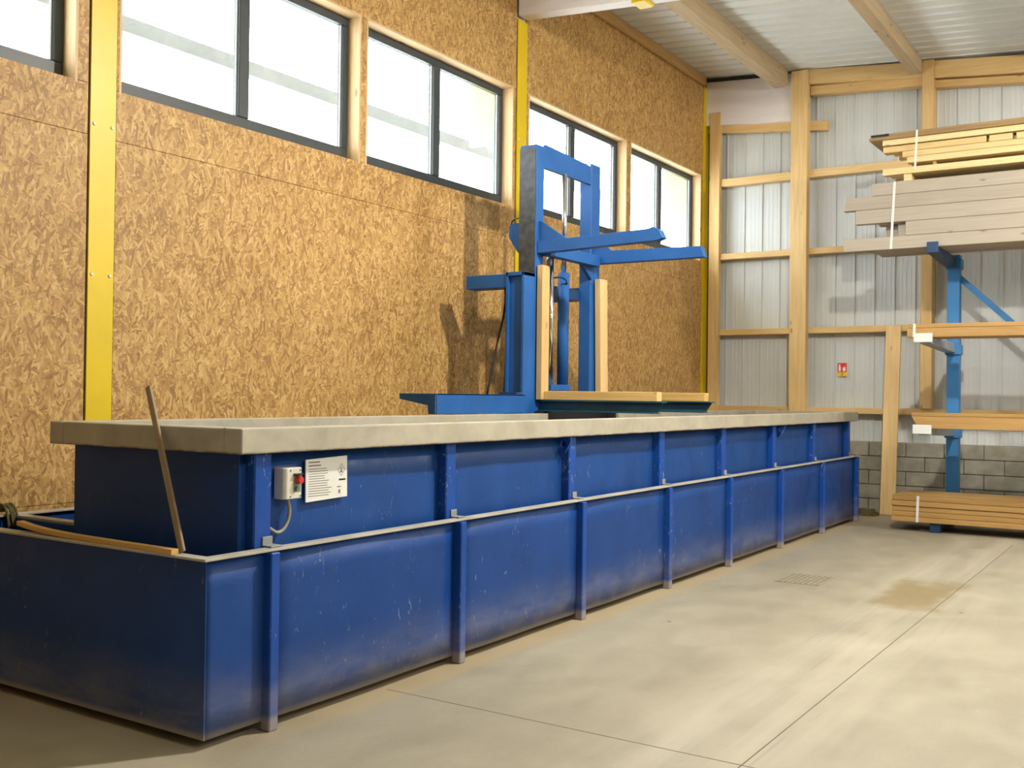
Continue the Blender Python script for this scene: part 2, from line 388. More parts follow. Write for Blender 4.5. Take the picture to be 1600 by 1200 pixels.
# core behind the boards (with the window openings left free)
def core(y0, y1, z0, z1): box('wall_core', XW-0.20, XW-TH-0.002, y0, y1, z0, z1, 'wallpaint', wl, 0)
core(YF, 15.45, 0, ZB-0.02); core(YF, 15.45, ZT+0.02, 6.75)
ys = [YF]+[v for o in OPEN for v in (o[0]-0.02, o[1]+0.02)]+[15.45]
for k in range(0, len(ys), 2): core(ys[k], ys[k+1], ZB-0.02, ZT+0.02)
tp = box('top_plate', XW, XW+0.05, 9.86, 14.93, 6.40, 6.535, 'piney', wl, 0.004)
bpy.context.view_layer.update()

for i, (a, b_) in enumerate(OPEN):
    W = empty('window_%d' % (i+1), (XW, (a+b_)/2, ZB), ['dark-framed window left of the first yellow column', 'widest dark-framed window just right of the first yellow column', 'dark-framed window just left of the yellow column behind the lift', 'dark-framed window seen through the top of the blue lift', 'dark-framed window nearest the end wall corner'][i], kind='structure')
    D0, D1 = XW-0.20, XW-0.13      # frame depth range
    # timber lining
    box('lining', XW-0.195, XW+0.002, b_, b_+0.02, ZB-0.02, ZT+0.02, 'reveal', W, 0)
    box('lining', XW-0.195, XW+0.002, a-0.02, a, ZB-0.02, ZT+0.02, 'reveal', W, 0)
    box('lining', XW-0.195, XW+0.002, a, b_, ZT, ZT+0.02, 'revealy', W, 0)
    box('lining', XW-0.195, XW-0.024, a, b_, ZB-0.02, ZB, 'revealy', W, 0)
    fw_ = 0.075
    m_ = (a+b_)/2
    box('frame_rail', D0, D1, a, b_, ZB, ZB+fw_+0.05, 'anthracite', W, 0.006)
    box('frame_rail', D0, D1, a, b_, ZT-fw_, ZT, 'anthracite', W, 0.006)
    box('frame_stile', D0, D1, a, a+fw_, ZB+fw_+0.05, ZT-fw_, 'anthracite', W, 0.006)
    box('frame_stile', D0, D1, b_-fw_, b_, ZB+fw_+0.05, ZT-fw_, 'anthracite', W, 0.006)
    box('mullion', D0, D1+0.005, m_-0.055, m_+0.055, ZB+fw_+0.05, ZT-fw_, 'anthracite', W, 0.006)
    for (p, q) in ((a+fw_, m_-0.055), (m_+0.055, b_-fw_)):
        pn = box('pane', XW-0.170, XW-0.164, p, q, ZB+fw_+0.05, ZT-fw_, 'glass', W, 0)
        box('glazing_bead', XW-0.163, XW-0.150, q-0.014, q, ZB+fw_+0.05, ZT-fw_, 'bead', W, 0.002)

# ---- yard seen (washed out) through the windows
yard = box('yard_ground', -60, XW-0.3, -40, 60, -0.3, -0.1, 'extground', None, 0); tag(yard, 'pale gravel yard outside the windows', kind='structure')
can = empty('exterior_canopy', (-7.0, 6, 5.3), 'yellow canopy with a grey edge beam outside the windows', 'canopy')
box('soffit', -7.35, XW-0.21, -9, 16, 5.42, 5.50, 'extyellow', can, 0)
box('edge_beam', -8.62, -8.50, -9, 16, 5.02, 5.17, 'extgrey', can, 0)
for y_ in (-0.95, 4.37, 9.72, 15.0):
    box('side_fin', -6.95, XW-0.21, y_-0.03, y_+0.03, 4.45, 5.42, 'extyellow', can, 0)
    box('tie_rod', -8.55, -7.34, y_-0.01, y_+0.01, 5.43, 5.45, 'extgrey', can, 0); box('hanger', -8.57, -8.55, y_-0.01, y_+0.01, 5.16, 5.45, 'extgrey', can, 0)

# ---- yellow steel columns (flange flush with the boards)
for k, (a, b_) in enumerate(POSTS):
    lab = [None, 'yellow steel column between the leftmost window and the wide window, behind the tank end', 'yellow steel column behind the blue lift, under the white rafter', 'yellow steel column in the corner by the end wall'][k]
    if k == 0: continue
    c = empty('steel_column', (XW, (a+b_)/2, 0), lab, 'column', 'yellow steel columns')
    top = roof(XW)-0.75 if k == 2 else 6.4
    prism('column_profile', ibeam_pts(XW-0.17, XW+0.012, a, b_), 2, 0, top, 'yellow', c)
    if k < 3:
        for z_ in (1.36, 2.39, 3.42, 4.45):
            for dy in (0.03, 0.17):
                bm = bmesh.new(); bmesh.ops.create_cone(bm, cap_ends=True, segments=12, radius1=0.014, radius2=0.011, depth=0.008, matrix=Matrix.Translation((XW+0.016, a+dy, z_)) @ Matrix.Rotation(math.pi/2, 4, 'Y'))
                mesh_from('screw', bm, 'plasticw', c)

# ---- end wall: block plinth, profiled cladding, timber frame
wb = empty('wall_back', (-1, 15.2, 0), 'end wall of pale steel cladding above a concrete block plinth', kind='structure')
box('plinth_core', XW, XR, 15.09, 15.40, 0, 0.996, 'mortar', wb, 0)
bw, bh = 0.5, 0.2
protos = {}
for r in range(5):
    x = XW+(0.25 if r % 2 else 0.0)
    if r % 2: xs = [(XW, 0.25)]
    else: xs = []
    while x < 1.5: xs.append((x, bw)); x += bw
    for (xx, ww) in xs:
        key = round(ww, 2)
        if key not in protos:
            bm = bmesh.new(); add_box(bm, -ww/2+0.004, ww/2-0.004, -0.03, 0.03, -bh/2+0.004, bh/2-0.004, 0.006)
            me = bpy.data.meshes.new('block'); bmesh.ops.recalc_face_normals(bm, faces=bm.faces); bm.to_mesh(me); bm.free(); me.materials.append(M['block']); protos[key] = me
        link('block', protos[key], None, wb, (xx+ww/2, 15.075+random.uniform(-0.003, 0.003), r*bh+bh/2))
box('plinth_run', 1.5, XR, 15.05, 15.09, 0, 1.0, 'block', wb, 0)
# cladding sheets: ribs every 0.278 m, two fine ribs between
P_ = 0.278
def clad_sheet(x0, n, z0, z1f):
    prof = []
    for k in range(n):
        b0 = x0+k*P_
        prof += [(b0, 0), (b0+0.006, -0.020), (b0+0.018, -0.020), (b0+0.024, 0), (b0+0.100, 0), (b0+0.106, -0.0022), (b0+0.116, -0.0022), (b0+0.122, 0), (b0+0.160, 0), (b0+0.166, -0.0022), (b0+0.176, -0.0022), (b0+0.182, 0), (b0+0.225, 0), (b0+0.231, -0.0022), (b0+0.241, -0.0022), (b0+0.247, 0)]
    prof.append((x0+n*P_, 0))
    bm = bmesh.new(); rows = []
    for (x, d) in prof:
        rows.append((bm.verts.new((x, 15.235+d, z0)), bm.verts.new((x, 15.235+d, z1f(x)))))
    for i in range(len(rows)-1): bm.faces.new((rows[i][0], rows[i+1][0], rows[i+1][1], rows[i][1]))
    bm.normal_update()
    o = mesh_from('cladding_sheet', bm, 'clad', wb)
    md = o.modifiers.new('gauge', 'SOLIDIFY'); md.thickness = 0.004; md.offset = 0
x = -5.72-2*P_-0.006-P_
while x < XR:
    clad_sheet(x, 4, 0.985, lambda xx: roof(xx)-0.02); x += 4*P_
box('outer_leaf', XW-0.2, XR, 15.29, 15.45, 0.9, 7.0, 'wallpaint', wb, 0)
# rails
for (z0, z1) in ((4.835, 4.95), (3.71, 3.80), (2.55, 2.64)):
    for (xa, xb_) in ((-6.03, -4.92), (-4.67, -3.09), (-2.94, -1.1), (-0.95, 1.0)):
        box('wall_rail', xa, xb_, 15.05, 15.20, z0, z1, 'pinex', wb, 0.004)
for (xa, xb_) in ((-6.03, -4.92), (-4.67, 1.0)):
    box('wall_rail', xa, xb_, 15.03, 15.20, 1.39, 1.475, 'pinex', wb, 0.004)
# sloping head beams on the end wall
def slope_beam(name, xa, xb_, y0, y1, za, zb, h, mat, parent):
    s = (zb-za)/(xb_-xa)
    return prism(name, [(xa, za), (xb_, zb), (xb_, zb+h), (xa, za+h)], 1, y0, y1, mat, parent, 0.003)
slope_beam('head_beam', -4.67, -3.09, 15.0, 15.20, 6.20, 6.05, 0.215, 'pinex', wb)
slope_beam('head_beam', -2.94, 1.0, 15.0, 15.20, 6.02, 5.65, 0.235, 'pinex', wb)
slope_beam('head_batten', -4.66, -3.09, 15.06, 15.20, 6.05, 5.945, 0.13, 'pinex', wb)
slope_beam('head_batten', -2.94, 1.0, 15.06, 15.20, 5.90, 5.55, 0.10, 'pinex', wb)
slope_beam('white_head_panel', XW+0.01, -4.92, 15.03, 15.19, 5.80, 5.70, 0.70, 'whitewood', wb)
slope_beam('seal_strip', XW+0.02, -5.30, 15.00, 15.03, 6.470, 6.400, 0.035, 'gapblack', wb)

pa = prism('timber_post', [(-6.20, 15.0), (-6.035, 15.0), (-6.035, 15.10), (-6.20, 15.10)], 2, 0, 5.98, 'pinez', None, 0.004)
tag(pa, 'narrow timber post in the corner beside the strand board wall', 'post', 'end wall posts')
pb = box('timber_post', -4.915, -4.67, 14.96, 15.10, 0, roof(-4.8)-0.02, 'pinez', None, 0.005)
tag(pb, 'broad full-height timber post with drying cracks, beside the red and yellow sign', 'post', 'end wall posts')
pc = box('timber_post', -3.088, -2.94, 14.98, 15.20, 1.475, roof(-3.0)-0.02, 'pinez', None, 0.004)
tag(pc, 'timber post behind the stacked planks of the rack', 'post', 'end wall posts')
tr = prism('tie_timber', [(-6.27, 5.70), (-4.42, 5.515), (-4.42, 5.655), (-6.27, 5.84)], 1, 15.105, 15.19, 'pinex', None, 0.003)
tag(tr, 'horizontal timber across the corner posts, its sawn end sticking out past the broad post', 'beam')

# ---- remaining hall shell
wr = box('wall_right', XR, XR+0.2, YF, 15.45, 0, 7, 'wallpaint', None, 0); tag(wr, 'plain side wall opposite the windows', kind='structure')
wf = box('wall_front', XW-0.2, XR+0.2, YF-0.2, YF, 0, 7, 'wallpaint', None, 0); tag(wf, 'plain front wall behind the viewer', kind='structure')

# ---- ceiling: ribbed deck panels laid on purlins
ce = empty('ceiling', (0, 3, 6.4), 'pale grey ribbed steel roof deck', kind='structure')
def deck(y0, n, pitch=0.25):
    bm = bmesh.new(); prof = []
    for k in range(n):
        b0 = y0+k*pitch
        prof += [(b0, 0.0), (b0+0.17, 0.0), (b0+0.185, 0.028), (b0+0.235, 0.028)]
    prof.append((y0+n*pitch, 0.0)); rows = []
    xa, xb_ = XW-0.2, XR+0.2
    for (y, d) in prof: rows.append((bm.verts.new((xa, y, roof(xa)+d)), bm.verts.new((xb_, y, roof(xb_)+d))))
    for i in range(len(rows)-1): bm.faces.new((rows[i][0], rows[i][1], rows[i+1][1], rows[i+1][0]))
    mesh_from('roof_panel', bm, 'ceil', ce)
y = -9.25
while y < 15.4: deck(y, 4); y += 1.0
prism('roof_top', [(XW-0.4, roof(XW-0.4)+0.05), (XR+0.4, roof(XR+0.4)+0.05), (XR+0.4, roof(XR+0.4)+0.25), (XW-0.4, roof(XW-0.4)+0.25)], 1, YF-0.3, 15.6, 'wallpaint', ce)
plabel = {0: 'roof purlin with a pale lit underside, nearest the strand board wall', 1: 'brown roof purlin running to the post behind the plank stacks'}
for k, (xa, xb_, h) in enumerate(((-5.165, -4.965, 0.25), (-3.235, -3.085, 0.21), (-1.30, -1.15, 0.21), (0.60, 0.75, 0.21), (2.5, 2.65, 0.21), (4.4, 4.55, 0.21))):
    zt = roof((xa+xb_)/2)-0.006
    o = box('purlin', xa, xb_, YF, 14.955 if k < 2 else 15.0, zt-h, zt, 'purlin', None, 0.004)
    tag(o, plabel.get(k, 'brown roof purlin high over the open floor'), 'purlin', 'roof purlins')
for y_ in (-0.95, 4.40, 9.66):
    rf = prism('rafter', [(XW+0.02, roof(XW)-0.72), (XR, roof(XR)-0.72), (XR, roof(XR)-0.285), (XW+0.02, roof(XW)-0.285)], 1, y_-0.02, y_+0.16, 'whitewood', None, 0.004)
    tag(rf, 'white painted rafter resting on the yellow column behind the lift' if y_ > 9 else 'white painted rafter high over the near bays', 'rafter', 'white rafters')
    if y_ > 9:
        zb_ = roof(-4.8)-0.72
        box('rafter_clip', -4.86, -4.70, y_-0.04, y_+0.18, zb_-0.03, zb_+0.03, 'yellow', rf, 0.004)

# ================================================================== BUND (lower blue trough)
SY = [3.505, 5.025, 6.505, 7.985, 9.365, 10.845, 12.345, 13.85]
bu = empty('containment_bund', (-4.75, 8.5, 0), 'low blue steel containment trough standing on the floor around the tank', 'trough')
XF, XB, Y0, Y1, ZR = -3.66, -5.86, 3.135, 13.975, 0.845
def bowed(name, x, y0, y1, z0, z1, amp, mat, parent, ny=10, nz=6, seed=0, th=0.008):
    rnd = random.Random(seed); ph = rnd.uniform(-0.6, 0.6); am = amp*rnd.uniform(0.7, 1.3)
    bm = bmesh.new(); g = []
    for j in range(nz+1):
        row = []
        for i in range(ny+1):
            u = i/ny; v = j/nz
            d = am*math.sin(math.pi*u)*(0.55+0.45*math.cos((v-0.8)*2.5))+0.45*am*math.sin(2*math.pi*u+ph)*math.sin(math.pi*u)
            row.append(bm.verts.new((x+d, y0+(y1-y0)*u, z0+(z1-z0)*v)))
        g.append(row)
    for j in range(nz):
        for i in range(ny): bm.faces.new((g[j][i], g[j][i+1], g[j+1][i+1], g[j+1][i]))
    o = mesh_from(name, bm, mat, parent)
    md = o.modifiers.new('plate', 'SOLIDIFY'); md.thickness = th; md.offset = 0
    for p in o.data.polygons: p.use_smooth = True
    return o
edges = [Y0]+[s for s in SY]+[Y1]
for k in range(len(edges)-1):
    bowed('side_panel', XF, edges[k], edges[k+1], 0.045, ZR, 0.0 if k in (0, 8) else 0.010, 'blue', bu, seed=k)
for s in SY:
    box('stiffener', XF-0.005, XF+0.055, s-0.03, s+0.03, 0.0, ZR-0.004, 'blue3', bu, 0.006)
box('end_panel', XB, XF+0.004, Y0-0.004, Y0+0.004, 0.045, ZR, 'blue', bu, 0)
box('end_panel', XB, XF+0.004, Y1-0.004, Y1+0.004, 0.045, ZR, 'blue', bu, 0)
box('back_panel', XB-0.004, XB+0.004, Y0, Y1, 0.045, ZR, 'blue', bu, 0)
box('bottom_plate', XB+0.004, XF-0.012, Y0+0.004, Y1-0.004, 0.045, 0.06, 'blue', bu, 0)
box('base_skid', XF-0.35, XF-0.25, Y0+0.1, Y1-0.1, 0.0, 0.045, 'navy', bu, 0)
box('base_skid', XB+0.25, XB+0.35, Y0+0.1, Y1-0.1, 0.0, 0.045, 'navy', bu, 0)
box('base_skid', -4.81, -4.71, Y0+0.1, Y1-0.1, 0.0, 0.045, 'navy', bu, 0)
rz0, rz1 = ZR, ZR+0.012
box('rim', XF-0.030, XF+0.040, Y0-0.040, Y1+0.040, rz0, rz1, 'rimflat', bu, 0.002)
box('rim', XB-0.040, XB+0.030, Y0-0.040, Y1+0.040, rz0, rz1, 'rimflat', bu, 0.002)
box('rim', XB+0.030, XF-0.030, Y0-0.040, Y0+0.030, rz0, rz1, 'rimflat', bu, 0.002)
box('rim', XB+0.030, XF-0.030, Y1-0.030, Y1+0.040, rz0, rz1, 'rimflat', bu, 0.002)
cm = box('cross_member', XB+0.004, -5.07, 3.55, 3.63, 0.70, 0.835, 'blue', bu, 0.004)
box('dusty_top', XB+0.03, -5.07, 3.555, 3.625, 0.835, 0.850, 'rimflat', cm, 0.002)

# ================================================================== DIP TANK
tk = empty('dipping_tank', (-4.4, 8.5, 0.06), 'long blue open dipping tank with a thick beige rim, standing inside the trough', 'tank')
TX, TB, TY0, TY1 = -3.775, -5.05, 3.42, 13.93
UY = [(3.46, 3.572), (4.98, 5.08), (6.45, 6.55), (7.97, 8.07), (9.36, 9.46), (10.80, 10.90), (12.23, 12.33), (13.72, 13.82)]
ed = [TY0]+[(a+b_)/2 for a, b_ in UY]+[TY1]
for k in range(len(ed)-1):
    bowed('side_panel', TX, ed[k], ed[k+1], 0.06, 1.31, 0.0 if k in (0, 8) else 0.007, 'blue2', tk, seed=50+k, nz=8)
for (a, b_) in UY:
    st = box('stiffener', TX-0.004, TX+0.065, a, b_, 0.30, 1.306, 'blue3', tk, 0.007)
    yc = (a+b_)/2
    bm = bmesh.new(); add_box(bm, TX+0.065, TX+0.072, yc-0.005, b_+0.004, 0.858, 0.905, 0.002); add_box(bm, TX+0.065, TX+0.130, yc-0.005, b_+0.012, 0.858, 0.866, 0.002)
    mesh_from('foot_clip', bm, 'clip', st)
box('end_panel', TB, TX+0.004, TY0-0.004, TY0+0.004, 0.06, 1.31, 'blue2', tk, 0)
box('end_panel', TB, TX+0.004, TY1-0.004, TY1+0.004, 0.06, 1.31, 'blue2', tk, 0)
box('back_panel', TB-0.004, TB+0.004, TY0, TY1, 0.06, 1.31, 'blue2', tk, 0)
box('bottom_plate', TB, TX, TY0, TY1, 0.061, 0.075, 'blue2', tk, 0)
box('liquid', TB+0.01, TX-0.02, TY0+0.01, TY1-0.01, 0.9, 1.0, 'liquid', tk, 0)
z0, z1 = 1.307, 1.428
def rim_beam(x0, x1, y0, y1):
    long_y = (y1-y0) > (x1-x0)
    o = box('rim_beam', x0, x1, y0, y1, z0, z1, 'rim', tk, 0.005)
    return o
rim_beam(-3.785, -3.665, 3.336, 14.03)
rim_beam(-5.161, -5.041, 3.336, 8.36); rim_beam(-5.161, -5.041, 9.74, 14.03)
rim_beam(-5.041, -3.785, 3.336, 3.456); rim_beam(-5.041, -3.785, 13.91, 14.03)
box('corner_weld', -3.792, -3.778, 3.338, 3.456, 1.4265, 1.4295, 'clip', tk, 0.001)
# lifting lugs with a hole
def lug(yc):
    bm = bmesh.new()
    out = [(TX, 1.306), (TX+0.10, 1.306), (TX+0.10, 1.27), (TX+0.055, 1.19), (TX, 1.17)]
    n = 16; cx, cz, r = TX+0.045, 1.252, 0.026
    hole = [(cx+r*math.cos(2*math.pi*k/n), cz+r*math.sin(2*math.pi*k/n)) for k in range(n)]
    for yy in (yc-0.008, yc+0.008):
        ov = [bm.verts.new((p[0], yy, p[1])) for p in out]; hv = [bm.verts.new((p[0], yy, p[1])) for p in hole]
        es = [bm.edges.new((ov[i], ov[(i+1) % len(ov)])) for i in range(len(ov))]+[bm.edges.new((hv[i], hv[(i+1) % n])) for i in range(n)]
        bmesh.ops.triangle_fill(bm, use_beauty=True, edges=es)
        if yy < yc: o1, h1 = ov, hv
        else: o2, h2 = ov, hv
    for A, B in ((o1, o2), (h1, h2)):
        for i in range(len(A)): bm.faces.new((A[i], A[(i+1) % len(A)], B[(i+1) % len(A)], B[i]))
    mesh_from('lifting_lug', bm, 'blue3', tk)
lug(6.41); lug(11.10)

# ---- switch box, notice, cable
sb = empty('switch_box', (-3.72, 3.70, 1.07), 'ivory electrical switch box with a red knob on the tank side', 'switch box')
prism('housing', [(-3.761, 3.632), (-3.695, 3.632), (-3.682, 3.645), (-3.682, 3.742), (-3.695, 3.755), (-3.761, 3.755)], 2, 1.075, 1.228, 'plasticw', sb, 0.004)
box('face_recess', -3.683, -3.6795, 3.688, 3.738, 1.108, 1.200, 'print', sb, 0.001)
bm = bmesh.new(); bmesh.ops.create_cone(bm, cap_ends=True, segments=18, radius1=0.021, radius2=0.017, depth=0.03, matrix=Matrix.Translation((-3.667, 3.714, 1.168)) @ Matrix.Rotation(math.pi/2, 4, 'Y'))
mesh_from('red_knob', bm, 'red', sb)
box('knob_guard', -3.680, -3.665, 3.686, 3.740, 1.191, 1.200, 'black', sb, 0.001)
bm = bmesh.new(); bmesh.ops.create_cone(bm, cap_ends=True, segments=14, radius1=0.011, radius2=0.009, depth=0.014, matrix=Matrix.Translation((-3.674, 3.704, 1.126)) @ Matrix.Rotation(math.pi/2, 4, 'Y'))
mesh_from('green_button', bm, 'green', sb)
for (yy, zz) in ((3.668, 1.215), (3.735, 1.215), (3.668, 1.087), (3.735, 1.087)):
    bm = bmesh.new(); bmesh.ops.create_cone(bm, cap_ends=True, segments=8, radius1=0.005, radius2=0.005, depth=0.003, matrix=Matrix.Translation((-3.681, yy, zz)) @ Matrix.Rotation(math.pi/2, 4, 'Y'))
    mesh_from('cover_screw', bm, 'print', sb)
tube('cable', spline([(-3.725, 3.69, 1.085), (-3.73, 3.712, 1.02), (-3.735, 3.708, 0.965), (-3.735, 3.675, 0.922), (-3.735, 3.635, 0.912), (-3.735, 3.600, 0.928), (-3.74, 3.570, 0.95)]), 0.0085, 'greycable', sb, 10)

nb = empty('notice_board', (-3.755, 3.99, 1.05), 'white printed safety notice with a diamond pictogram beside the switch box', 'sign')
prism('plate', [(3.833, 1.042), (4.140, 1.052), (4.136, 1.268), (3.830, 1.258)], 0, -3.744, -3.738, 'white', nb)
rl = random.Random(3)
xs0, xs1 = -3.7382, -3.7372
k = 0
zz = 1.243
while zz > 1.06:
    ln = rl.uniform(0.75, 1.0)
    y_end = 3.85+ln*(0.10 if k < 2 else (0.155 if zz > 1.135 else 0.17))
    box('print_line', xs0, xs1, 3.85, y_end, zz-(0.0035 if k < 2 else 0.0022), zz+(0.0035 if k < 2 else 0.0012), 'print', nb, 0); zz -= 0.0125 if k > 1 else 0.017; k += 1
def diamond(cy, cz, r, t):
    bm = bmesh.new(); o_ = []; i_ = []
    for (a, b_) in ((0, 1), (1, 0), (0, -1), (-1, 0)):
        o_.append(bm.verts.new((xs1, cy+a*r*0.85, cz+b_*r))); i_.append(bm.verts.new((xs1, cy+a*(r-t)*0.85, cz+b_*(r-t))))
    for q in range(4): bm.faces.new((o_[q], o_[(q+1) % 4], i_[(q+1) % 4], i_[q]))
    mesh_from('diamond_outline', bm, 'print', nb)
diamond(4.092, 1.195, 0.034, 0.004)
prism('pictogram', [(4.088, 1.210), (4.094, 1.210), (4.094, 1.192), (4.104, 1.186), (4.104, 1.180), (4.082, 1.180), (4.082, 1.186), (4.088, 1.192)], 0, xs0, xs1, 'print', nb)
box('print_block', xs0, xs1, 4.075, 4.125, 1.139, 1.148, 'black', nb, 0)
box('print_block', xs0, xs1, 4.062, 4.092, 1.104, 1.110, 'print', nb, 0)
box('print_block', xs0, xs1, 4.072, 4.086, 1.072, 1.092, 'print', nb, 0)

# ---- loose sticks on the trough
def rod(name, a, b_, wdt, thk, mat, wdir):
    a, b_ = Vector(a), Vector(b_); d = (b_-a).normalized(); wv = Vector(wdir); wv = (wv-d*wv.dot(d)).normalized(); t = d.cross(wv)
    bm = bmesh.new(); vs_ = []
    for p in (a, b_):
        for (s, q) in ((-1, -1), (1, -1), (1, 1), (-1, 1)): vs_.append(bm.verts.new(p+wv*s*wdt/2+t*q*thk/2))
    for f in ((3, 2, 1, 0), (4, 5, 6, 7), (0, 1, 5, 4), (1, 2, 6, 5), (2, 3, 7, 6), (3, 0, 4, 7)): bm.faces.new([vs_[i] for i in f])
    bmesh.ops.bevel(bm, geom=list(bm.edges), offset=0.003, segments=1, affect='EDGES')
    return mesh_from(name, bm, mat)
# leaning lath: rests in the trough, touches the rim end face
LA = Vector((-3.842, 3.152, 0.864)); LB = Vector((-4.216, 3.303, 1.381)); LT = LA+(LB-LA)*(1.62-0.862)/(1.381-0.862)
o = rod('wooden_lath', LA, LT, 0.034, 0.016, 'lath', (1, 0, 0))
tag(o, 'dirty wooden lath leaning upright against the end of the tank rim', 'stick')
bm = bmesh.new(); pts = []
n = 14; rows = []
for i in range(n+1):
    u = i/n; x_ = -5.12+(-3.85+5.12)*u; y_ = 3.150-0.033*u; z_ = rz1+0.001+0.030*(1-u)**6
    rows.append([bm.verts.new((x_, y_+a, z_+c)) for (a, c) in ((-0.02, 0), (0.02, 0), (0.02, 0.022), (-0.02, 0.022))])
for i in range(n):
    for k in range(4): bm.faces.new((rows[i][k], rows[i][(k+1) % 4], rows[i+1][(k+1) % 4], rows[i+1][k]))
bm.faces.new(rows[0]); bm.faces.new(rows[-1])
o = mesh_from('pine_batten', bm, 'batten'); tag(o, 'thin fresh pine batten lying along the near rim of the trough', 'batten')
# rope end over the back rim
rp = empty('rope_tuft', (XB-0.01, 3.515, 0.858), 'frayed olive rope end hung over the back rim of the trough', 'rope')
rr_ = random.Random(11)
for k in range(9):
    a = rr_.uniform(-0.02, 0.03); q = rr_.uniform(0.02, 0.05)
    tube('strand', spline([(XB-0.03, 3.50+a, 0.87), (XB-0.005+a*0.4, 3.505+a, 0.90+q*0.4), (XB+0.035, 3.515+a*1.4, 0.885), (XB+0.045, 3.53+a*1.6, 0.82-q)], 4), 0.006, 'rope', rp, 6)

# ================================================================== LIFT
lf = empty('hydraulic_lift', (-5.3, 8.95, 0.06), 'blue hydraulic mast lift with two upper arms behind the tank', 'lift')
for (a, b_) in ((8.15, 8.35), (9.585, 9.785)):
    c = prism('outer_mast', ibeam_pts(-5.40, -5.20, a, b_, 0.022, 0.03), 2, 0.06, 2.755, 'liftblue', lf)
    box('mast_head', -5.40, -5.20, a, b_, 2.72, 2.757, 'liftblue', c, 0.003)
box('outer_mast_web', -5.385, -5.215, 8.185, 8.20, 0.06, 2.72, 'liftblue', lf, 0)
# inner mast posts
def inner(a, b_, x0):
    im = box('inner_mast', x0+0.004, -5.20, a, b_, 0.9, 3.99, 'liftblue', lf, 0.004)
    return im
i1 = inner(8.356, 8.492, -5.39); box('greased_slide', -5.39, -5.212, 8.3505, 8.356, 2.76, 3.965, 'grease', i1, 0.001)
box('greased_slide', -5.392, -5.386, 8.356, 8.49, 2.76, 3.965, 'grease', i1, 0.001)
i2 = inner(9.43, 9.575, -5.335); box('flange', -5.22, -5.195, 9.44, 9.62, 2.76, 4.01, 'liftblue', i2, 0.003)
prism('top_crossmember', [(8.47, 3.79), (9.435, 3.79), (9.435, 3.90), (9.39, 3.985), (8.53, 4.02), (8.515, 3.985), (8.47, 3.985)], 0, -5.235, -5.205, 'liftblue', lf, 0.003)
box('lower_crossbar', -5.345, -5.315, 8.49, 9.43, 2.585, 2.695, 'navy', lf, 0.003)
# upper carriage with hold-down arms
def arm(yc, xt, z0_, z1_, root):
    a = prism('holddown_arm', [(root, z0_), (xt-0.02, z0_+0.035), (xt+0.04, z0_+0.055), (xt, z1_+0.015), (xt-0.06, z1_+0.045), (xt-0.12, z1_+0.03), (root, z1_)], 1, yc-0.045, yc+0.045, 'liftblue', lf, 0.004)
    return a
a1 = arm(8.42, -3.93, 2.95, 3.065, -5.20)
prism('arm_gusset', [(-5.20, 3.262), (-5.165, 3.255), (-4.895, 3.075), (-4.895, 2.955), (-5.20, 2.955)], 1, 8.41, 8.43, 'liftblue', a1, 0.002)
a2 = prism('holddown_arm', [(-5.195, 2.965), (-3.955, 2.965), (-3.99, 3.075), (-5.195, 3.10)], 1, 9.455, 9.545, 'liftblue', lf, 0.004)
prism('arm_gusset', [(-5.20, 3.262), (-5.165, 3.255), (-4.995, 3.10), (-5.20, 3.10)], 1, 9.49, 9.51, 'liftblue', a2, 0.002)
prism('corbel', [(9.20, 2.955), (9.43, 2.955), (9.43, 2.80)], 0, -5.22, -5.18, 'liftblue', lf, 0.002)
box('carriage_beam', -5.198, -5.10, 8.465, 9.455, 2.935, 3.045, 'liftblue', lf, 0.004)
prism('back_lobe', [(-5.392, 3.262), (-5.50, 3.262), (-5.54, 3.235), (-5.538, 3.125), (-5.43, 2.97), (-5.392, 2.96)], 1, 8.40, 8.44, 'liftblue', lf, 0.003)
tube('lobe_hose', spline([(-5.53, 8.42, 3.24), (-5.50, 8.42, 3.30), (-5.42, 8.41, 3.31), (-5.395, 8.40, 3.29)], 5), 0.007, 'rubber', lf, 6)
# cylinders
def cyl(name, x_, y_, za, zb_, r, mat, parent, n=18): return tube(name, [(x_, y_, za), (x_, y_, zb_)], r, mat, parent, n)
c1 = cyl('main_cylinder', -5.20, 8.885, 1.66, 2.815, 0.057, 'liftblue', lf); cyl('piston_rod', -5.20, 8.885, 2.815, 3.80, 0.026, 'chrome', c1)
c2 = cyl('guide_rod', -5.19, 8.625, 1.70, 2.945, 0.028, 'chrome', lf); cyl('rod_collar', -5.20, 8.625, 2.86, 2.955, 0.036, 'oldsteel', c2)
box('cylinder_foot', -5.26, -5.14, 8.57, 8.95, 1.645, 1.705, 'liftblue', lf, 0.004)
tube('hose_link', spline([(-5.19, 8.65, 2.74), (-5.14, 8.72, 2.752), (-5.13, 8.80, 2.735), (-5.145, 8.86, 2.70)], 5), 0.008, 'rubber', lf, 6)
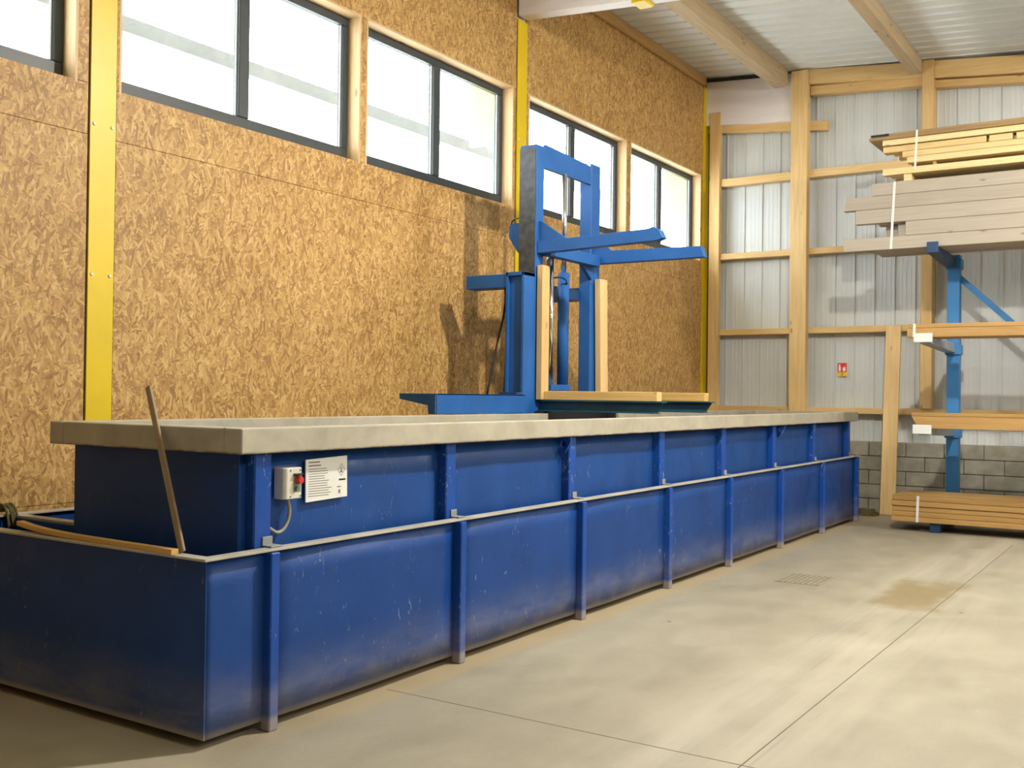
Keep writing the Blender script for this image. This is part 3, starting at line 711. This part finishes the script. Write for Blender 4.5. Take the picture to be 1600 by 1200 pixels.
# lower fork carriage
for (yc, lab) in ((8.455, 0), (9.56, 1)):
    f = prism('fork_beam', [(-5.195, 1.452), (-3.965, 1.452), (-3.90, 1.540), (-3.90, 1.553), (-5.195, 1.553)], 1, yc-0.006, yc+0.006, 'teal', lf)
    box('fork_flange', -5.195, -3.895, yc-0.055, yc+0.055, 1.543, 1.556, 'teal', f, 0.002)
    box('fork_flange', -5.195, -3.965, yc-0.055, yc+0.055, 1.446, 1.458, 'teal', f, 0.002)
box('carriage_foot', -5.20, -5.12, 8.36, 9.70, 1.28, 1.445, 'black', lf, 0.004)
b1 = box('fork_batten', -5.12, -3.945, 8.405, 8.505, 1.5565, 1.640, 'batten', lf, 0.004)
b2 = box('fork_batten', -5.12, -3.955, 9.51, 9.61, 1.5565, 1.640, 'batten', lf, 0.004)
box('wooden_upright', -5.185, -5.122, 8.360, 8.492, 1.557, 2.835, 'pinez', lf, 0.004)
rw = rod('wooden_upright', (-5.150, 9.615, 1.557), (-5.150, 9.575, 2.815), 0.16, 0.065, 'pinez', (0, 1, 0)); rw.parent = lf; rw.matrix_parent_inverse = Matrix.Translation(-Vector(lf.location))
# bracket towards the wall, hoses, equipment shelf
box('wall_bracket', -5.87, -5.40, 8.16, 8.34, 2.615, 2.745, 'liftblue', lf, 0.005)
box('wall_bracket', -5.87, -5.40, 9.595, 9.775, 2.615, 2.745, 'liftblue', lf, 0.005)
tube('hydraulic_hose', spline([(-5.47, 8.25, 2.615), (-5.48, 8.25, 2.40), (-5.52, 8.18, 2.05), (-5.55, 8.08, 1.60)], 6), 0.011, 'rubber', lf, 8)
tube('hydraulic_hose', spline([(-5.45, 8.24, 2.615), (-5.45, 8.24, 2.3), (-5.44, 8.22, 1.95), (-5.44, 8.20, 1.60)], 6), 0.009, 'rubber', lf, 8)
sh = box('equipment_shelf', -5.56, -5.172, 6.79, 8.148, 1.592, 1.602, 'liftblue', lf, 0.001)
box('front_plate', -5.182, -5.172, 6.80, 8.148, 1.432, 1.603, 'liftblue', sh, 0.001)
for yy in (6.79, 8.10):
    prism('shelf_gusset', [(-5.56, 1.592), (-5.555, 1.555), (-5.26, 1.505), (-5.25, 1.432), (-5.182, 1.432), (-5.182, 1.592)], 1, yy, yy+0.008, 'liftblue', sh)
box('shelf_stub', -5.40, -5.20, 8.05, 8.15, 1.60, 1.625, 'navy', lf, 0.002)

# ================================================================== RACK
rk = empty('cantilever_rack', (-2.55, 14.36, 0), 'blue steel cantilever rack holding timber against the end wall', 'rack')
for ux in (-2.545, -0.55):
    up_ = prism('rack_upright', [(ux-0.075, 14.30), (ux+0.075, 14.30), (ux+0.075, 14.44), (ux-0.075, 14.44)], 2, 0.0, 3.475, 'rackblue', rk, 0.006)
    for (zt, yt, cap) in ((3.445, 13.17, 0), (2.335, 12.80, 1), (1.262, 12.78, 1)):
        m_ = 'navy' if not cap else 'oldsteel'
        a_ = prism('rack_arm', [(14.30, zt-0.125), (yt, zt-0.075), (yt, zt), (14.30, zt)], 0, ux-0.10, ux+0.03, m_, rk, 0.004)
        if cap: box('end_cap', ux-0.16, ux+0.045, yt-0.035, yt, zt-0.062, zt+0.045, 'white', a_, 0.004)
        else: box('arm_stop', ux-0.10, ux+0.03, yt-0.02, yt+0.012, zt-0.075, zt+0.055, 'navy', a_, 0.003)
        box('arm_clamp', ux-0.095, ux+0.095, 14.27, 14.46, zt-0.15, zt-0.02, 'rackblue', up_, 0.006)
    box('base_beam', ux-0.06, ux+0.06, 13.25, 14.30, 0.0, 0.115, 'navy', rk, 0.004)
    box('foot_plate', ux-0.20, ux+0.05, 13.38, 13.62, 0.0, 0.014, 'oldsteel', rk, 0.002)
def diag(a, b_, wdt, parent):
    a, b_ = Vector(a), Vector(b_); o = rod('brace', a, b_, wdt, 0.04, 'rackblue', (0, 0, 1)); o.parent = parent; o.matrix_parent_inverse = Matrix.Translation(-Vector(parent.location))
diag((-2.50, 14.40, 3.20), (-0.60, 14.40, 1.36), 0.075, rk)

XRt = 1.2
def plank(name, x0, z0_, z1_, y0, y1, mat, label, group, x1=XRt, cut=0.0):
    if cut: o = prism(name, [(x0, z1_), (x0+cut, z0_), (x1, z0_), (x1, z1_)], 1, y0, y1, mat, None, 0.004)
    else: o = box(name, x0, x1, y0, y1, z0_, z1_, mat, None, 0.005)
    return tag(o, label, 'plank', group)
g = 'weathered grey planks on the top arms'
G = [(-3.648, 3.447, 3.603, 'weathered grey plank at the bottom of the grey stack, lying on the dark arm'),
     (-2.903, 3.606, 3.778, 'weathered grey plank second from the bottom of the grey stack, its end set far back'),
     (-3.50, 3.781, 3.955, 'weathered grey plank in the middle of the grey stack'),
     (-3.62, 3.958, 4.118, 'weathered grey plank with a split pointed end, second from the top of the grey stack'),
     (-3.304, 4.121, 4.275, 'weathered grey plank on top of the grey stack')]
for (x0, a, b_, lab) in G:
    plank('grey_plank', x0, a, b_, 13.20, 13.30, 'greyplank', lab, g, cut=-0.03 if x0 == -3.62 else 0.0)
rg = random.Random(5)
for k, (x0, a, b_) in enumerate(((-3.45, 3.447, 3.60), (-3.15, 3.606, 3.778), (-3.25, 3.781, 3.955), (-3.2, 3.958, 4.118), (-3.1, 4.121, 4.275))):
    for q in range(1, 6):
        plank('grey_plank', x0+rg.uniform(-0.05, 0.15), a, b_-0.002, 13.20+q*0.125, 13.30+q*0.125, 'greyplank', 'weathered grey plank in the rear rows of the grey stack', g)
g2 = 'fresh pale planks on top of the grey stack'
for xx in (-2.93, -1.5, 0.2):
    o = box('spacer_block', xx, xx+0.09, 13.22, 13.95, 4.277, 4.360, 'paleplank', None, 0.004)
    tag(o, 'pale spacer block between the grey stack and the fresh planks' if xx < -2 else 'pale spacer block under the fresh planks further along', 'spacer', 'spacer blocks')
PL = [(-3.178, 4.362, 4.441, 'fresh pale plank lowest of the upper stack'),
      (-2.892, 4.490, 4.563, 'fresh pale plank with its end set back, above the dark gap'),
      (-2.945, 4.566, 4.637, 'fresh pale plank third from the bottom of the upper stack'),
      (-3.173, 4.640, 4.714, 'fresh pale plank second from the top of the upper stack, ending short'),
      (-3.181, 4.730, 4.800, 'yellowish pale plank directly under the brown sheet')]
for i, (x0, a, b_, lab) in enumerate(PL):
    plank('pale_plank', x0, a, b_, 13.20, 13.32, 'paleplank', lab, g2, x1=-2.0 if i == 3 else XRt)
for (xa, xb_) in ((-1.97, -1.72), (-1.68, 0.4)):
    plank('pale_plank', xa, 4.640, 4.714, 13.20, 13.32, 'paleplank', 'short fresh pale offcut in line with the short plank' if xa < -1.9 else 'fresh pale plank beyond the short offcut', g2, x1=xb_)
for q in range(1, 5):
    for (x0, a, b_, lab) in PL[:1]+PL[1:4]:
        plank('pale_plank', x0+rg.uniform(0.02, 0.35), a, b_-0.002, 13.20+q*0.14, 13.32+q*0.14, 'paleplank', 'fresh pale plank in the rear rows of the upper stack', g2)
for xx in (-2.6, -1.3, 0.3):
    o = box('sticker_lath', xx, xx+0.04, 13.24, 13.86, 4.443, 4.4885, 'sheetwood', None, 0.003); tag(o, 'thin lath laid crosswise in the dark gap of the fresh planks', 'lath', 'crosswise laths')
o = prism('sheet_board', [(-3.335, 4.802), (XRt, 4.802), (XRt, 4.838), (-3.335, 4.838)], 1, 13.17, 14.05, 'sheetwood', None, 0.003); tag(o, 'wide brown sheet board overhanging the fresh planks', 'board', None)
o = prism('dark_sheet', [(-3.31, 4.840), (XRt, 4.840), (XRt, 4.874), (-3.31, 4.874)], 1, 13.18, 14.0, 'sheetwood', None, 0.003); tag(o, 'thin brown sheet on the very top of the timber stack', 'board', None)
o = box('black_sleeve', -3.316, -3.10, 13.170, 13.1785, 4.843, 4.872, 'black', None, 0.002); tag(o, 'black edge strip on the end of the topmost sheet', 'strip')
def strap(x0, y0, z0_, z1_, x1, lab, wd=0.03):
    bm = bmesh.new(); v = [bm.verts.new(p) for p in ((x0, y0, z0_), (x0+wd, y0, z0_), (x1+wd, y0, z1_), (x1, y0, z1_), (x0, y0-0.004, z0_), (x0+wd, y0-0.004, z0_), (x1+wd, y0-0.004, z1_), (x1, y0-0.004, z1_))]
    for f in ((0, 3, 2, 1), (4, 5, 6, 7), (0, 1, 5, 4), (1, 2, 6, 5), (2, 3, 7, 6), (3, 0, 4, 7)): bm.faces.new([v[i] for i in f])
    tag(mesh_from('strapping_band', bm, 'strap'), lab, 'strap', 'strapping bands')
strap(-3.085, 13.199, 3.45, 4.277, -3.045, 'white strapping band around the grey plank stack', 0.028)
strap(-2.80, 13.165, 4.40, 4.875, -2.78, 'white strapping band around the fresh pale planks', 0.024)

# middle levels
g3 = 'brown treated timbers on the lower arms'
plank('brown_timber', -2.80, 2.337, 2.445, 12.86, 12.97, 'brownplank', 'orange brown timber on the upper white-tipped arm, lower of two', g3)
plank('brown_timber', -2.78, 2.447, 2.495, 12.86, 12.97, 'brownplank', 'thin orange brown board on top of the upper timber', g3)
for q in range(1, 4): plank('brown_timber', -2.78+0.04*q, 2.337, 2.49, 12.86+q*0.13, 12.975+q*0.13, 'brownplank', 'orange brown timber behind the front one on the upper white-tipped arm', g3)
plank('brown_timber', -2.745, 1.264, 1.405, 12.86, 12.97, 'brownplank', 'brown timber with a slanting sawn end on the lower white-tipped arm', g3, cut=0.09)
plank('brown_timber', -2.74, 1.407, 1.448, 12.86, 12.97, 'brownplank', 'thin brown board lying on the slant-cut timber', g3)
for q in range(1, 4): plank('brown_timber', -2.72+0.03*q, 1.264, 1.44, 12.86+q*0.13, 12.975+q*0.13, 'brownplank', 'brown timber behind the slant-cut one on the lower white-tipped arm', g3)
strap(-2.735, 12.859, 2.338, 2.497, -2.73, 'white strapping band around the upper brown timbers', 0.03)
# floor pack on the rack base
g4 = 'brown planks of the floor pack'
names5 = ['lowest', 'second lowest', 'middle', 'second highest', 'topmost']
for r in range(5):
    z_ = 0.117+r*0.0635
    for q in range(6):
        lab = 'brown treated plank in the front of the floor pack, %s layer' % names5[r] if q == 0 else 'brown treated plank in the rear rows of the floor pack'
        plank('brown_plank', -3.04+rg.uniform(-0.01, 0.02), z_, z_+0.061, 13.20+q*0.145+(0.012*((r*7) % 3) if q == 0 else 0.015), 13.335+q*0.145, 'brownplank', lab, g4)
strap(-2.755, 13.199, 0.118, 0.437, -2.745, 'white strapping band around the brown pack on the floor', 0.03)
# leaning plank
o = rod('leaning_plank', (-3.475, 14.86, 0.004), (-3.425, 14.93, 2.62), 0.20, 0.045, 'pinez', (1, 0, 0)); tag(o, 'tall pale yellow plank standing against the end wall left of the rack', 'plank')
# fire sign
fs = empty('safety_sign', (-4.20, 15.20, 1.93), 'small red and yellow safety sign on the steel cladding', 'sign')
box('plate', -4.270, -4.136, 15.196, 15.204, 1.925, 2.122, 'white', fs, 0)
box('red_field', -4.268, -4.138, 15.194, 15.1965, 1.985, 2.120, 'signred', fs, 0)
box('yellow_field', -4.268, -4.138, 15.194, 15.1965, 1.927, 1.984, 'signyellow', fs, 0)
prism('extinguisher_mark', [(-4.252, 1.998), (-4.222, 1.998), (-4.222, 2.06), (-4.230, 2.075), (-4.228, 2.10), (-4.250, 2.10), (-4.246, 2.075), (-4.252, 2.06)], 1, 15.1925, 15.1941, 'white', fs)
prism('flame_mark', [(-4.190, 1.998), (-4.160, 1.998), (-4.152, 2.03), (-4.165, 2.075), (-4.178, 2.05), (-4.192, 2.06), (-4.196, 2.025)], 1, 15.1925, 15.1941, 'white', fs)
prism('arrow_mark', [(-4.222, 1.935), (-4.196, 1.980), (-4.186, 1.975), (-4.210, 1.932)], 1, 15.1925, 15.1941, 'print', fs)
# hose coil on the floor at the far end of the trough
co = empty('hose_coil', (-3.74, 14.75, 0), 'small brown hose coil on the floor past the far end of the trough', 'hose')
for k in range(4):
    r_ = 0.16-0.022*k
    tube('hose_loop', [(-3.72+r_*math.cos(a*math.pi/10), 14.72+r_*math.sin(a*math.pi/10), 0.014+0.02*k+0.004*math.sin(a)) for a in range(21)], 0.012, 'rope', co, 6)

# drain grate in the floor
dg = empty('drain_grate', (-2.80, 9.10, 0), 'dusty steel drain grate set in the concrete floor', 'grate')
gx0, gx1, gy0, gy1 = -3.02, -2.64, 8.86, 9.36
box('pit', gx0, gx1, gy0, gy1, -0.002, 0.0008, 'pit', dg, 0)
for k in range(9):
    xx = gx0+k*(gx1-gx0-0.016)/8; box('grate_bar', xx, xx+0.022, gy0, gy1, 0.0008, 0.004, 'grate', dg, 0)
for k in range(10):
    yy = gy0+k*(gy1-gy0-0.02)/9; box('grate_bar', gx0, gx1, yy, yy+0.026, 0.0008, 0.0036, 'grate', dg, 0)

# ================================================================== high-bay lamps and an added fill lamp (above the frame)
for i, (x_, y_, z_, wt, drop) in enumerate(LAMPS):
    lp = empty('high_bay_and_fill_lamp', (x_, y_, z_), 'unseen round lamp hung under the roof, one of the high-bay and added fill lamps', 'lamp', 'high-bay lamps')
    bm = bmesh.new(); ring = []
    for (r_, dz) in ((0.26, -0.02), (0.255, 0.02), (0.13, 0.19), (0.05, 0.21)):
        ring.append([bm.verts.new((x_+r_*math.cos(2*math.pi*k/28), y_+r_*math.sin(2*math.pi*k/28), z_+dz)) for k in range(28)])
    for a in range(3):
        for k in range(28): bm.faces.new((ring[a][k], ring[a][(k+1) % 28], ring[a+1][(k+1) % 28], ring[a+1][k]))
    bm.faces.new(ring[3]); shade = mesh_from('shade', bm, 'lampbody', lp)
    sm = shade.modifiers.new('wall', 'SOLIDIFY'); sm.thickness = 0.004
    tube('hanger', [(x_, y_, z_+0.21), (x_, y_, roof(x_)-(0.225 if x_ < 0 else 0.01))], 0.008, 'lampbody', lp, 6)
    ld = bpy.data.lights.new('lamp_light', 'POINT'); ld.shadow_soft_size = 0.11; ld.energy = wt; ld.color = (1.0, 0.945, 0.83)
    lo = bpy.data.objects.new('lamp_light', ld); COL.objects.link(lo); lo.location = (x_, y_, z_-drop); lo.parent = lp; lo.matrix_parent_inverse = Matrix.Translation(-Vector(lp.location))
